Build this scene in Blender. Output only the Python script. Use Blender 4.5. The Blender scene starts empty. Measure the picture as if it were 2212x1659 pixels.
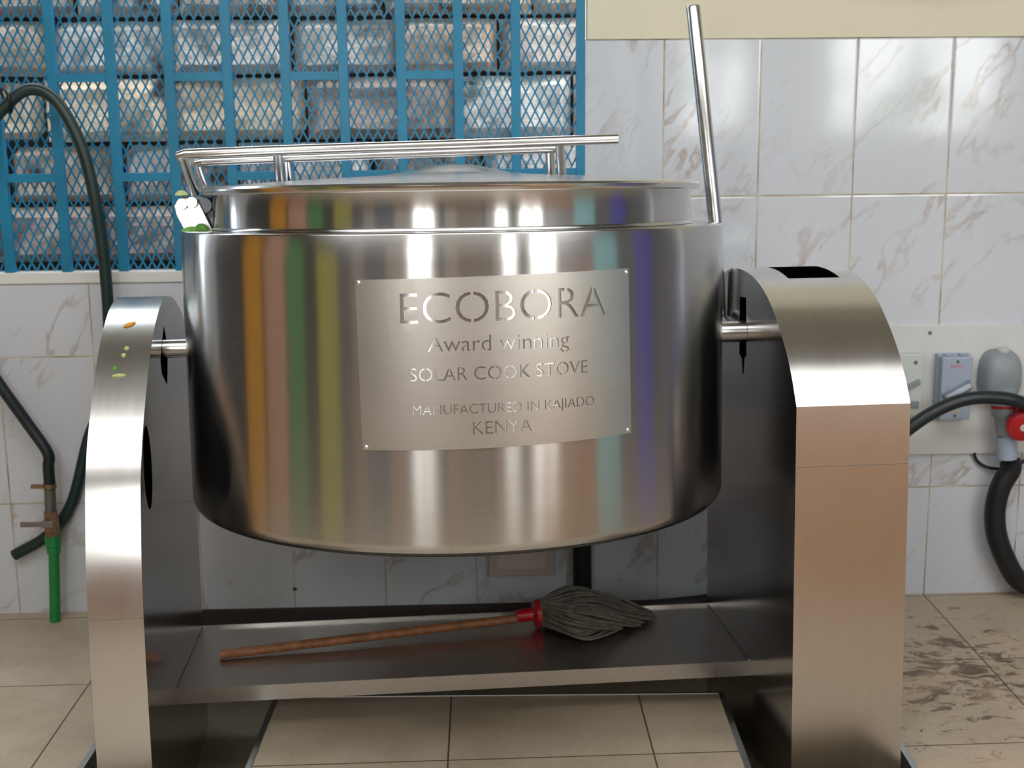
import bpy, bmesh, math, random
import numpy as np
from mathutils import Vector, Matrix, noise
from mathutils.geometry import delaunay_2d_cdt

random.seed(7)
S = bpy.context.scene
COL = S.collection

# ------------------------------------------------------------------ camera
cam = bpy.data.cameras.new('camera')
cam_ob = bpy.data.objects.new('camera', cam)
COL.objects.link(cam_ob)
PITCH, ROLL = 0.2034, 0.0094
cp, sp = math.cos(PITCH), math.sin(PITCH)
fwd = Vector((0, cp, -sp)); R0 = Vector((1, 0, 0)); U0 = R0.cross(fwd)
right = R0 * math.cos(ROLL) - U0 * math.sin(ROLL)
up = U0 * math.cos(ROLL) + R0 * math.sin(ROLL)
cm = Matrix((right, up, -fwd)).transposed().to_4x4()
cm.translation = Vector((0, 0, 1.3331))
cam_ob.matrix_world = cm
cam.sensor_width = 36.0
cam.lens = 2856.94 / 2212 * 36.0
cam.clip_start = 0.02
cam.dof.use_dof = True
cam.dof.focus_distance = 2.35
cam.dof.aperture_fstop = 6.3
S.camera = cam_ob

# ------------------------------------------------------------------ view, world
S.view_settings.view_transform = 'Standard'
S.view_settings.look = 'None'
S.view_settings.gamma = 1.0
S.view_settings.use_curve_mapping = False
S.view_settings.exposure = 0.0
W = bpy.data.worlds.new('overcast sky')
S.world = W
W.use_nodes = True
W.node_tree.nodes['Background'].inputs[0].default_value = (0.86, 0.93, 1.0, 1)
W.node_tree.nodes['Background'].inputs[1].default_value = 13.0
SKYLIGHT, WINDOW = 4.1, 12.5          # brightness of the roof light and of the added windows behind the camera


# ------------------------------------------------------------------ material helpers
def lin(r, g, b):
    f = lambda c: (c / 255 / 12.92) if c / 255 <= 0.04045 else ((c / 255 + 0.055) / 1.055) ** 2.4
    return (f(r), f(g), f(b), 1)


class NT:
    def __init__(self, name):
        self.m = bpy.data.materials.new(name)
        self.m.use_nodes = True
        self.t = self.m.node_tree
        self.b = self.t.nodes['Principled BSDF']

    def n(self, typ, **kw):
        nd = self.t.nodes.new(typ)
        for k, v in kw.items():
            setattr(nd, k, v)
        return nd

    def l(self, a, b):
        self.t.links.new(a, b)

    def math(self, op, a, b=None, c=None):
        nd = self.n('ShaderNodeMath', operation=op)
        for i, v in enumerate((a, b, c)):
            if v is None:
                continue
            if isinstance(v, (int, float)):
                nd.inputs[i].default_value = v
            else:
                self.l(v, nd.inputs[i])
        return nd.outputs[0]

    def mix(self, f, a, b):
        nd = self.n('ShaderNodeMix', data_type='RGBA')
        for i, v in ((0, f), (6, a), (7, b)):
            if isinstance(v, (int, float, tuple)):
                nd.inputs[i].default_value = v
            else:
                self.l(v, nd.inputs[i])
        return nd.outputs[2]

    def ramp(self, f, stops):
        nd = self.n('ShaderNodeValToRGB')
        el = nd.color_ramp.elements
        while len(el) < len(stops):
            el.new(0.5)
        for e, (p, c) in zip(el, stops):
            e.position = p
            e.color = c if isinstance(c, tuple) else (c, c, c, 1)
        self.l(f, nd.inputs[0])
        return nd.outputs[0]

    def noise(self, vec, scale, detail=4, rough=0.5, dist=0.0, dim='3D'):
        nd = self.n('ShaderNodeTexNoise', noise_dimensions=dim)
        nd.inputs['Scale'].default_value = scale
        nd.inputs['Detail'].default_value = detail
        nd.inputs['Roughness'].default_value = rough
        nd.inputs['Distortion'].default_value = dist
        if vec is not None:
            self.l(vec, nd.inputs['Vector'])
        return nd.outputs['Fac']

    def mapping(self, vec, scale=(1, 1, 1), rot=(0, 0, 0), loc=(0, 0, 0)):
        nd = self.n('ShaderNodeMapping')
        nd.inputs['Scale'].default_value = scale
        nd.inputs['Rotation'].default_value = rot
        nd.inputs['Location'].default_value = loc
        self.l(vec, nd.inputs['Vector'])
        return nd.outputs[0]

    def obj(self):
        return self.n('ShaderNodeTexCoord').outputs['Object']

    def bump(self, h, strength, dist=0.01):
        nd = self.n('ShaderNodeBump')
        nd.inputs['Strength'].default_value = strength
        nd.inputs['Distance'].default_value = dist
        self.l(h, nd.inputs['Height'])
        self.l(nd.outputs[0], self.b.inputs['Normal'])

    def set(self, **kw):
        for k, v in kw.items():
            self.b.inputs[k.replace('_', ' ')].default_value = v


def plain(name, col, rough=0.5, metal=0.0, var=0.12, scale=14, spec=0.5):
    N = NT(name)
    f = N.noise(N.obj(), scale, 5)
    dark = tuple(c * (1 - var) for c in col[:3]) + (1,)
    light = tuple(min(1, c * (1 + var)) for c in col[:3]) + (1,)
    N.l(N.ramp(f, [(0.3, dark), (0.7, light)]), N.b.inputs['Base Color'])
    N.set(Roughness=rough, Metallic=metal)
    N.b.inputs['Specular IOR Level'].default_value = spec
    return N.m


def steel(name, col=(0.60, 0.585, 0.565), rough=0.22, streak=(3, 3, 60), aniso=0.0, bump=0.02, rvar=0.06, tangent=None, wav=0.0):
    """brushed stainless steel; streak = noise scale per object axis"""
    N = NT(name)
    o = N.obj()
    st = N.noise(N.mapping(o, streak), 4.0, 6, 0.6)
    cl = N.noise(o, 5.0, 4)
    c = tuple(col) + (1,)
    N.l(N.ramp(st, [(0.25, tuple(v * 0.93 for v in col) + (1,)), (0.75, c)]), N.b.inputs['Base Color'])
    r = N.math('MULTIPLY_ADD', N.math('ADD', N.math('MULTIPLY', st, 0.5), N.math('MULTIPLY', cl, 0.5)), rvar * 2, rough - rvar)
    N.l(r, N.b.inputs['Roughness'])
    N.set(Metallic=1.0)
    if aniso:
        N.set(Anisotropic=aniso)
        tg = N.n('ShaderNodeTangent', direction_type='RADIAL', axis='Z')
        N.l(tg.outputs[0], N.b.inputs['Tangent'])
        N.b.inputs['Anisotropic Rotation'].default_value = 0.25
    if bump or wav:
        h = N.math('MULTIPLY', st, bump)
        if wav:
            h = N.math('ADD', h, N.math('MULTIPLY', N.noise(o, 6.0, 2), wav))
        N.bump(h, 1.0, 0.01)
    return N.m


def emit(name, col, strength, trees=False):
    N = NT(name)
    o = N.obj()
    N.set(Roughness=0.4)
    N.b.inputs['Base Color'].default_value = (0.8, 0.8, 0.8, 1)
    if trees:
        f = N.noise(o, 2.6, 5, 0.6)
        c = N.ramp(f, [(0.40, lin(96, 112, 84)), (0.48, (0.75, 0.78, 0.74, 1)), (0.58, col)])
        N.l(c, N.b.inputs['Emission Color'])
    else:
        f = N.noise(N.mapping(o, (6, 0.3, 1)), 3, 2)
        N.l(N.ramp(f, [(0.3, tuple(v * 0.9 for v in col[:3]) + (1,)), (0.7, col)]), N.b.inputs['Emission Color'])
    N.b.inputs['Emission Strength'].default_value = strength
    return N.m


# wall tiles: 25 x 40 cm, grey-veined white, glossy (object x = along the wall, z = up)
U00, ZTOP = 0.7619, 1.5103


def tile_material():
    N = NT('glazed marble-pattern wall tile')
    o = N.obj()
    sx = N.n('ShaderNodeSeparateXYZ'); N.l(o, sx.inputs[0])
    u = N.math('DIVIDE', N.math('ADD', sx.outputs[0], -U00 + 25.0), 0.25)
    v = N.math('DIVIDE', N.math('ADD', sx.outputs[2], -ZTOP + 40.0), 0.40)
    fu, fv = N.math('FRACT', u), N.math('FRACT', v)
    du = N.math('MULTIPLY', N.math('MINIMUM', fu, N.math('SUBTRACT', 1.0, fu)), 0.25)
    dv = N.math('MULTIPLY', N.math('MINIMUM', fv, N.math('SUBTRACT', 1.0, fv)), 0.40)
    d = N.math('MINIMUM', du, dv)
    grout = N.math('LESS_THAN', d, 0.0020)
    cv = N.n('ShaderNodeCombineXYZ')
    N.l(N.math('FLOOR', u), cv.inputs[0]); N.l(N.math('FLOOR', v), cv.inputs[1])
    wn = N.n('ShaderNodeTexWhiteNoise', noise_dimensions='3D'); N.l(cv.outputs[0], wn.inputs['Vector'])
    off = N.n('ShaderNodeVectorMath', operation='SCALE'); N.l(wn.outputs['Color'], off.inputs[0]); off.inputs['Scale'].default_value = 9.0
    ad = N.n('ShaderNodeVectorMath', operation='ADD'); N.l(o, ad.inputs[0]); N.l(off.outputs[0], ad.inputs[1])
    vec = N.mapping(N.mapping(ad.outputs[0], (1, 1, 1), (0, math.radians(-38), 0)), (1.0, 1.0, 0.36))
    n1 = N.noise(vec, 4.6, 5, 0.58, 0.35)
    vein = N.math('SUBTRACT', 1.0, N.math('MINIMUM', 1.0, N.math('MULTIPLY', N.math('ABSOLUTE', N.math('SUBTRACT', n1, 0.5)), 46.0)))
    mask = N.ramp(N.noise(ad.outputs[0], 6.0, 3), [(0.40, 0.0), (0.62, 1.0)])
    vein = N.math('MULTIPLY', N.math('MULTIPLY', vein, mask), 0.75)
    n2 = N.noise(vec, 9.0, 6, 0.62, 0.4)
    vein2 = N.math('SUBTRACT', 1.0, N.math('MINIMUM', 1.0, N.math('MULTIPLY', N.math('ABSOLUTE', N.math('SUBTRACT', n2, 0.5)), 40.0)))
    vein2 = N.math('MULTIPLY', N.math('MULTIPLY', vein2, N.ramp(N.noise(ad.outputs[0], 4.0, 2), [(0.5, 0.0), (0.7, 1.0)])), 0.4)
    base = N.mix(N.noise(o, 3.0, 3), lin(198, 203, 212), lin(212, 216, 223))
    c = N.mix(vein2, base, lin(176, 170, 168))
    c = N.mix(vein, c, lin(170, 152, 140))
    gd = N.mix(N.ramp(N.noise(o, 9.0, 4), [(0.4, 0.0), (0.65, 1.0)]), lin(196, 190, 172), lin(150, 128, 98))
    c = N.mix(grout, c, gd)
    N.l(c, N.b.inputs['Base Color'])
    N.l(N.math('MULTIPLY_ADD', grout, 0.6, 0.09), N.b.inputs['Roughness'])
    edge = N.math('MINIMUM', 1.0, N.math('DIVIDE', d, 0.006))
    h = N.math('ADD', N.math('MULTIPLY', edge, 0.25), N.math('MULTIPLY', N.noise(o, 11.0, 3), 0.10))
    N.bump(h, 0.35, 0.006)
    return N.m


def floor_material():
    N = NT('matt beige floor tile')
    o = N.obj()
    sx = N.n('ShaderNodeSeparateXYZ'); N.l(o, sx.inputs[0])
    # tile lines were laid slightly out of square
    u = N.math('DIVIDE', N.math('ADD', N.math('MULTIPLY_ADD', sx.outputs[1], 0.02, sx.outputs[0]), 0.0605 + 43.5), 0.4347)
    v = N.math('DIVIDE', N.math('ADD', N.math('MULTIPLY_ADD', sx.outputs[0], -0.045, sx.outputs[1]), -2.566 + 43.5), 0.435)
    fu, fv = N.math('FRACT', u), N.math('FRACT', v)
    d = N.math('MULTIPLY', 0.435, N.math('MINIMUM', N.math('MINIMUM', fu, N.math('SUBTRACT', 1.0, fu)), N.math('MINIMUM', fv, N.math('SUBTRACT', 1.0, fv))))
    grout = N.math('LESS_THAN', d, 0.0019)
    n1 = N.noise(o, 7.0, 6, 0.6)
    n2 = N.noise(o, 60.0, 5, 0.7)
    c = N.mix(N.ramp(n1, [(0.3, 0.0), (0.7, 1.0)]), lin(172, 156, 134), lin(192, 177, 156))
    c = N.mix(N.math('MULTIPLY', N.ramp(n2, [(0.45, 0.0), (0.75, 1.0)]), 0.35), c, lin(150, 130, 108))
    # soot and mud trodden in on the right-hand side
    side = N.math('MULTIPLY', N.math('GREATER_THAN', sx.outputs[0], 0.8), N.math('LESS_THAN', sx.outputs[1], 3.42))
    dn = N.noise(N.mapping(o, (1.0, 1.6, 1)), 15.0, 9, 0.74, 0.8)
    spot = N.n('ShaderNodeVectorMath', operation='DISTANCE'); N.l(o, spot.inputs[0]); spot.inputs[1].default_value = (1.05, 2.98, 0)
    near = N.math('SUBTRACT', 1.0, N.math('MINIMUM', 1.0, N.math('MULTIPLY', spot.outputs['Value'], 1.9)))
    thr = N.math('MULTIPLY_ADD', near, 0.17, N.math('ADD', dn, 0.0))
    dirt = N.math('MULTIPLY', side, N.ramp(thr, [(0.615, 0.0), (0.68, 1.0)]))
    c = N.mix(N.math('MULTIPLY', dirt, 0.8), c, lin(74, 54, 40))
    pale = N.math('MULTIPLY', side, N.ramp(N.noise(o, 5.0, 6, 0.7), [(0.5, 0.0), (0.66, 1.0)]))
    c = N.mix(N.math('MULTIPLY', pale, 0.45), c, lin(206, 176, 148))
    c = N.mix(grout, c, lin(84, 70, 56))
    N.l(c, N.b.inputs['Base Color'])
    N.set(Roughness=0.5)
    N.bump(N.math('ADD', N.math('MULTIPLY', N.math('MINIMUM', 1.0, N.math('DIVIDE', d, 0.004)), 0.3), N.math('MULTIPLY', n2, 0.2)), 0.3, 0.004)
    return N.m


def plaster_material(name, col, brown_patch=None):
    N = NT(name)
    o = N.obj()
    f = N.noise(o, 2.2, 5, 0.6)
    c = N.mix(f, tuple(v * 0.93 for v in col[:3]) + (1,), col)
    if brown_patch:  # soft-edged browner patch on the plaster
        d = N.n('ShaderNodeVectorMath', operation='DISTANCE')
        N.l(N.mapping(o, (0.55, 1, 2.6)), d.inputs[0]); d.inputs[1].default_value = (brown_patch[0] * 0.55, 0, brown_patch[1] * 2.6)
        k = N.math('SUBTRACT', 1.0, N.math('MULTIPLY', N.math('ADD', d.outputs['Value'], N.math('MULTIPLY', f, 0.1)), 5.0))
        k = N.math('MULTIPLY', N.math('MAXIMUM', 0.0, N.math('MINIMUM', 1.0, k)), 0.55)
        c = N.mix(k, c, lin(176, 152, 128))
    N.l(c, N.b.inputs['Base Color'])
    N.set(Roughness=0.75)
    N.bump(N.noise(o, 120, 4), 0.12, 0.003)
    return N.m


def stone_material():
    N = NT('rough quarried building stone')
    o = N.obj()
    att = N.n('ShaderNodeVertexColor'); att.layer_name = 'tone'
    f = N.noise(o, 9.0, 7, 0.68)
    k = N.ramp(f, [(0.3, 0.45), (0.5, 0.85), (0.7, 1.15)])
    mx = N.n('ShaderNodeMix', data_type='RGBA', blend_type='MULTIPLY'); mx.inputs[0].default_value = 1.0
    N.l(att.outputs['Color'], mx.inputs[6]); N.l(k, mx.inputs[7])
    c = N.mix(N.ramp(N.noise(o, 5.0, 3), [(0.62, 0.0), (0.70, 1.0)]), mx.outputs[2], lin(70, 55, 48))
    N.l(c, N.b.inputs['Base Color'])
    N.set(Roughness=0.95)
    N.bump(N.noise(o, 30, 6, 0.7), 0.8, 0.03)
    return N.m


M_TILE = tile_material()
M_FLOOR = floor_material()
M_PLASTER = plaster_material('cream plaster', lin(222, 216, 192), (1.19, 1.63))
M_CREAM = plaster_material('pale painted plaster', lin(205, 200, 188))
M_CEIL = plaster_material('dim ceiling paint', lin(150, 144, 132))  # the ceiling's shade is put into this darker colour
M_GREY = plaster_material('grey painted plaster', lin(122, 122, 126))
M_DARKWALL = plaster_material('dim brown-grey plaster', lin(74, 70, 66))
M_DADO = plain('terracotta dado paint', lin(150, 98, 66), 0.6)
M_TRENCH = plaster_material('stained trench cement', lin(150, 138, 114))
M_STONE = stone_material()
M_EARTH = plain('dark soil', lin(38, 32, 30), 0.95)
M_BLUE = plain('blue enamel paint', lin(20, 122, 160), 0.38, var=0.10, scale=9)
M_DRUM = steel('brushed drum steel', (0.55, 0.54, 0.53), 0.21, (1.5, 1.5, 50), 1.0, 0.0, 0.02)
M_NECK = steel('brushed neck steel', (0.55, 0.54, 0.53), 0.19, (1.5, 1.5, 50), 1.0, 0.0, 0.02)
M_WRAP = steel('satin housing steel', (0.66, 0.645, 0.63), 0.25, (14, 1.5, 1.5), 0, 0.0, 0.05, wav=0.008)
M_SIDE = steel('polished side steel', (0.50, 0.49, 0.485), 0.17, (2, 2, 30), 0, 0.0, 0.05, wav=0.012)
M_SHELF = steel('worn shelf steel', (0.50, 0.48, 0.46), 0.30, (10, 3, 3), 0, 0.0, 0.10)
M_TUBE = steel('polished tube steel', (0.66, 0.655, 0.65), 0.24, (20, 20, 20), 0, 0.0, 0.04)
M_LID = steel('lid sheet steel', (0.66, 0.65, 0.64), 0.20, (8, 8, 8), 0, 0.004, 0.05, wav=0.03)
M_PLATE = steel('matt brushed plate steel', (0.60, 0.565, 0.535), 0.38, (3, 3, 60), 0.0, 0.0, 0.06)
M_CAST = steel('bright cast bracket steel', (0.75, 0.73, 0.71), 0.33, (20, 20, 20), 0, 0.01, 0.08)
M_DARKSTEEL = steel('blackened steel', (0.10, 0.105, 0.12), 0.35, (10, 10, 10), 0, 0, 0.05)
M_RIVET = steel('aluminium rivet', (0.85, 0.85, 0.85), 0.25, (10, 10, 10), 0, 0, 0.03)
M_TRIM = steel('aluminium edge trim', (0.62, 0.66, 0.67), 0.35, (20, 2, 2), 0, 0, 0.05)
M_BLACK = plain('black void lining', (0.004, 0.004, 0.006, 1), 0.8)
M_RUBBER = plain('black rubber', (0.007, 0.0075, 0.009, 1), 0.5)
M_HOSE = plain('dark green hose rubber', lin(26, 48, 46), 0.38)
M_CABLE = plain('blue-black cable sheath', lin(20, 32, 38), 0.36)
M_GREEN = plain('green water pipe plastic', lin(24, 132, 66), 0.4)
M_BRASS = plain('dull brass', lin(152, 124, 98), 0.35, 0.85)
M_GALV = plain('galvanised nipple steel', lin(112, 110, 106), 0.4, 0.5)
M_LEVER = plain('grey lever metal', lin(140, 132, 128), 0.4, 0.7)
M_BOARD = plain('white plastic board', lin(208, 209, 208), 0.35, var=0.03)
M_SWITCH = plain('pale switch plastic', lin(196, 204, 200), 0.4, var=0.03)
M_ISO = plain('grey-blue isolator plastic', lin(158, 170, 188), 0.4, var=0.03)
M_SOCK = plain('grey socket plastic', lin(140, 146, 152), 0.45, var=0.04)
M_SOCKCAP = plain('pale cap plastic', lin(190, 192, 184), 0.45, var=0.03)
M_RED = plain('red plastic', lin(170, 18, 30), 0.35, var=0.05)
M_REDINK = plain('red print', lin(205, 100, 108), 0.6, var=0.02)
M_TAN = plain('tan print', lin(190, 150, 110), 0.6, var=0.02)
M_WOOD = plain('worn broom wood', lin(150, 98, 64), 0.5, scale=40, var=0.35)
M_MOP = plain('dirty grey mop yarn', lin(110, 104, 94), 0.95, var=0.35, scale=60)
M_VEG = plain('chopped green leaf', lin(96, 150, 62), 0.6, var=0.3, scale=60)
M_VEGY = plain('pale yellow-green scrap', lin(176, 186, 120), 0.6, var=0.2, scale=60)
M_VEGO = plain('orange scrap', lin(214, 150, 40), 0.5, var=0.2, scale=60)
M_SKYL = emit('translucent roof sheet', (1.0, 1.0, 1.0, 1), SKYLIGHT)
M_PANE = emit('daylit window', (0.97, 0.985, 1.0, 1), WINDOW, True)


# ------------------------------------------------------------------ mesh helpers
class MB:
    def __init__(self):
        self.bm = bmesh.new()

    def quad(self, *vs):
        return self.bm.faces.new([self.bm.verts.new(v) for v in vs])

    def box(self, lo, hi, mat=None):
        r = bmesh.ops.create_cube(self.bm, size=1.0)
        c = [(a + b) / 2 for a, b in zip(lo, hi)]
        s = [abs(b - a) for a, b in zip(lo, hi)]
        for v in r['verts']:
            p = Vector((v.co.x * s[0] + c[0], v.co.y * s[1] + c[1], v.co.z * s[2] + c[2]))
            v.co = mat @ p if mat else p
        return self

    def tube(self, pts, rad, seg=16, cap=True, closed=False):
        pts = [Vector(p) for p in pts]
        n = len(pts)
        rings = []
        t0 = (pts[1] - pts[0]).normalized()
        ref = Vector((0, 0, 1)) if abs(t0.z) < 0.9 else Vector((1, 0, 0))
        nrm = (ref - t0 * ref.dot(t0)).normalized()
        for i, p in enumerate(pts):
            a = pts[max(i - 1, 0)]; b = pts[min(i + 1, n - 1)]
            t = (b - a).normalized()
            nrm = (nrm - t * nrm.dot(t)).normalized()
            bi = t.cross(nrm)
            r = rad[i] if isinstance(rad, (list, tuple)) else rad
            rings.append([self.bm.verts.new(p + (nrm * math.cos(k) + bi * math.sin(k)) * r)
                          for k in [2 * math.pi * j / seg for j in range(seg)]])
        for i in range(n - 1):
            for j in range(seg):
                self.bm.faces.new((rings[i][j], rings[i][(j + 1) % seg], rings[i + 1][(j + 1) % seg], rings[i + 1][j]))
        if cap:
            self.bm.faces.new(rings[0][::-1]); self.bm.faces.new(rings[-1])
        return self

    def cyl(self, a, b, r, r2=None, seg=32):
        return self.tube([a, b], [r, r if r2 is None else r2], seg)

    def lathe(self, prof, seg=64, mat=None, close_axis=True):
        rings = []
        for r, z in prof:
            if r < 1e-6:
                rings.append([self.bm.verts.new((0, 0, z))])
            else:
                rings.append([self.bm.verts.new((r * math.cos(2 * math.pi * j / seg), r * math.sin(2 * math.pi * j / seg), z)) for j in range(seg)])
        for A, B in zip(rings, rings[1:]):
            for j in range(seg):
                k = (j + 1) % seg
                if len(A) == 1 and len(B) == 1:
                    continue
                if len(A) == 1:
                    self.bm.faces.new((A[0], B[k], B[j]))
                elif len(B) == 1:
                    self.bm.faces.new((A[j], A[k], B[0]))
                else:
                    self.bm.faces.new((A[j], A[k], B[k], B[j]))
        if mat:
            for ring in rings:
                for v in ring:
                    v.co = mat @ v.co
        return self

    def prism(self, poly, vec):
        a = [self.bm.verts.new(p) for p in poly]
        b = [self.bm.verts.new(Vector(p) + Vector(vec)) for p in poly]
        n = len(poly)
        self.bm.faces.new(a[::-1]); self.bm.faces.new(b)
        for i in range(n):
            self.bm.faces.new((a[i], a[(i + 1) % n], b[(i + 1) % n], b[i]))
        return self

    def xf(self, mat):
        for v in self.bm.verts:
            v.co = mat @ v.co
        return self

    def build(self, name, mat, parent=None, smooth=None, bevel=0.0, recalc=True):
        bm = self.bm
        if bevel:
            bmesh.ops.bevel(bm, geom=[e for e in bm.edges], offset=bevel, segments=2, profile=0.6, affect='EDGES')
        if recalc:
            bmesh.ops.recalc_face_normals(bm, faces=bm.faces)
        me = bpy.data.meshes.new(name)
        bm.to_mesh(me); bm.free()
        me.materials.append(mat)
        if smooth is not None:
            for p in me.polygons:
                p.use_smooth = True
            if smooth:
                me.set_sharp_from_angle(angle=math.radians(smooth))
        o = bpy.data.objects.new(name, me)
        COL.objects.link(o)
        if parent:
            o.parent = parent
        return o


def tag(o, label, cat, group=None, kind=None):
    o['label'] = label
    if cat:
        o['category'] = cat
    if group:
        o['group'] = group
    if kind:
        o['kind'] = kind
    return o


def thing(name, label, cat, mat=None, group=None, kind=None):
    o = bpy.data.objects.new(name, None)
    o.empty_display_size = 0.05
    COL.objects.link(o)
    if mat is not None:
        o.matrix_world = mat
    return tag(o, label, cat, group, kind)


def spline(pts, n=10):
    P = [Vector(p) for p in pts]
    P = [P[0] * 2 - P[1]] + P + [P[-1] * 2 - P[-2]]
    out = []
    for i in range(1, len(P) - 2):
        for k in range(n):
            t = k / n
            a, b, c, d = P[i - 1:i + 3]
            out.append(0.5 * ((2 * b) + (c - a) * t + (2 * a - 5 * b + 4 * c - d) * t * t + (3 * b - a - 3 * c + d) * t ** 3))
    out.append(P[-2])
    return out


def inside(pts, edges):
    """even-odd test of many points against many edges"""
    x, y = pts[:, 0:1], pts[:, 1:2]
    x1, y1, x2, y2 = (edges[:, k][None, :] for k in range(4))
    with np.errstate(divide='ignore', invalid='ignore'):
        c = ((y1 > y) != (y2 > y)) & (x < (x2 - x1) * (y - y1) / (y2 - y1) + x1)
    return c.sum(axis=1) % 2 == 1


def cut_sheet(outer, holes, grid=(), keep=()):
    """triangulated flat sheet: outline minus holes; `keep` rectangles stay uncut"""
    V, E = [], []

    def loop(pts):
        k = len(V)
        V.extend(Vector(p) for p in pts)
        E.extend((k + i, k + (i + 1) % len(pts)) for i in range(len(pts)))
    loop(outer)
    for h in holes:
        loop(h)
    for h in keep:
        loop(h)
    V.extend(Vector(p) for p in grid)
    vo, eo, fo, *_ = delaunay_2d_cdt(V, E, [], 0, 1e-6)
    A = np.array([[v.x, v.y] for v in vo])
    T = np.array([list(f) for f in fo if len(f) == 3])
    cen = A[T].mean(axis=1)
    seg = lambda L: np.array([[*a, *b] for l in L for a, b in zip(l, list(l[1:]) + [l[0]])], float)
    ok = inside(cen, seg([outer]))
    if holes:
        cut = inside(cen, seg(holes))
        if keep:
            for k in keep:
                cut &= ~inside(cen, seg([k]))
        ok &= ~cut
    return A, T[ok]


def sheet_mesh(mb, A, T, fn, back=None):
    """sheet triangles placed by fn(u,v); back = second placement for real thickness"""
    used = sorted(set(T.ravel().tolist()))
    f = {i: mb.bm.verts.new(fn(*A[i])) for i in used}
    for t in T:
        mb.bm.faces.new([f[i] for i in t])
    if back:
        g = {i: mb.bm.verts.new(back(*A[i])) for i in used}
        cnt = {}
        for t in T:
            for a, b in ((t[0], t[1]), (t[1], t[2]), (t[2], t[0])):
                cnt[(min(a, b), max(a, b))] = cnt.get((min(a, b), max(a, b)), 0) + 1
        for t in T:
            mb.bm.faces.new([g[i] for i in t][::-1])
        for (a, b), c in cnt.items():
            if c == 1:
                mb.bm.faces.new((f[a], f[b], g[b], g[a]))


def text_loops(txt, res=5, thin=0.0):
    """outline loops of a line of text (1 unit type size), with the cap height"""
    cu = bpy.data.curves.new('lettering', 'FONT')
    cu.body = txt; cu.size = 1.0; cu.resolution_u = res; cu.offset = -thin
    ob = bpy.data.objects.new('lettering', cu)
    COL.objects.link(ob)
    dg = bpy.context.evaluated_depsgraph_get()
    me = bpy.data.meshes.new_from_object(ob.evaluated_get(dg))
    bm = bmesh.new(); bm.from_mesh(me)
    bmesh.ops.remove_doubles(bm, verts=bm.verts, dist=1e-5)
    nxt = {}
    for e in bm.edges:
        if len(e.link_faces) == 1:
            a, b = e.verts
            nxt.setdefault(a.index, set()).add(b.index); nxt.setdefault(b.index, set()).add(a.index)
    co = {v.index: (v.co.x, v.co.y) for v in bm.verts}
    loops = []
    for s in list(nxt):
        while nxt[s]:                      # walk unused outline edges until back at the start
            l, cur = [], s
            while True:
                l.append(co[cur])
                if not nxt[cur]:
                    break
                k = nxt[cur].pop(); nxt[k].discard(cur); cur = k
                if cur == s:
                    break
            if len(l) > 2:
                loops.append(l)
    bm.free()
    bpy.data.meshes.remove(me)
    bpy.data.objects.remove(ob); bpy.data.curves.remove(cu)
    return loops


def area(l):
    return sum(a[0] * b[1] - b[0] * a[1] for a, b in zip(l, l[1:] + l[:1])) / 2


# ------------------------------------------------------------------ the room
WY, WYAW = 3.4676, 0.03306
WALL = Matrix.Translation((0, WY, 0)) @ Matrix.Rotation(WYAW, 4, 'Z') @ Matrix.Translation((-0.1146, 0, 0))   # local x along the wall, y outward, z up
UL, UR, ZC = -2.75, 3.35, 3.0
WIN = (-2.2, 0.309, 0.915, 2.3)         # opening u0,u1,z0,z1


def wall_piece(mb, u0, u1, z0, z1, y0=0.0, y1=0.2):
    mb.box((u0, y0, z0), (u1, y1, z1))


wall = thing('wall_back', 'white glazed tile wall behind the steel cooker with cream plaster above', 'wall', WALL, kind='structure')
mb = MB()
wall_piece(mb, UL, UR, -0.3, WIN[2]); wall_piece(mb, UL, WIN[0], WIN[2], ZTOP); wall_piece(mb, WIN[1], UR, WIN[2], ZTOP)
mb.build('tiling', M_TILE, wall)
mb = MB()
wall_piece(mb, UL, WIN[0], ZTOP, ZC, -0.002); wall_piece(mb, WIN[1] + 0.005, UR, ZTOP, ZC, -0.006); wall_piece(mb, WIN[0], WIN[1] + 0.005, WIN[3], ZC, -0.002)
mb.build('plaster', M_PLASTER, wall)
MB().box((WIN[0], -0.006, 0.905), (WIN[1] - 0.001, 0.032, 0.934)).build('sill', plain('white sill tile', lin(226, 226, 222), 0.2, var=0.03), wall, bevel=0.003)
MB().box((WIN[0], 0.033, 0.905), (WIN[1], 0.21, 0.9165)).build('outer_ledge', M_EARTH, wall)
MB().prism([(-0.492, -0.0012, 0.058), (-0.492, -0.0012, 0.046), (-0.479, -0.0012, 0.053)], (0, 0.004, 0)).build('tile_chip', M_BLACK, wall)

# floor with the U-shaped drain trench round the cooker
TX0, TX1, TY0, TY1, TYL, TZ = -0.906, 0.822, 2.23, 3.43, 2.10, -0.17
PX0, PX1, PY1 = -0.556, 0.480, 2.872
mb = MB()
YF = -1.25
for x0, x1, y0, y1 in [(-3.2, TX0, YF, 3.7), (TX1, 3.8, YF, 3.7), (TX0, PX0, YF, TYL), (PX1, TX1, YF, TY0), (PX0, PX1, YF, PY1)]:
    mb.box((x0, y0, -0.03), (x1, y1, 0.0))
floor = mb.build('floor', M_FLOOR)
tag(floor, 'beige square floor tiles, dirty on the right side', 'floor', kind='structure')
mb = MB()
mb.box((TX0 - .02, TYL - .02, TZ - .04), (TX1 + .02, TY1 + .02, TZ))
mb.box((TX0 - .02, TYL, TZ), (TX0, TY1, -0.03)); mb.box((TX1, TY0, TZ), (TX1 + .02, TY1, -0.03))
mb.box((TX0, TYL - .02, TZ), (PX0, TYL, -0.03)); mb.box((PX1, TY0 - .02, TZ), (TX1, TY0, -0.03)); 
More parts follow.
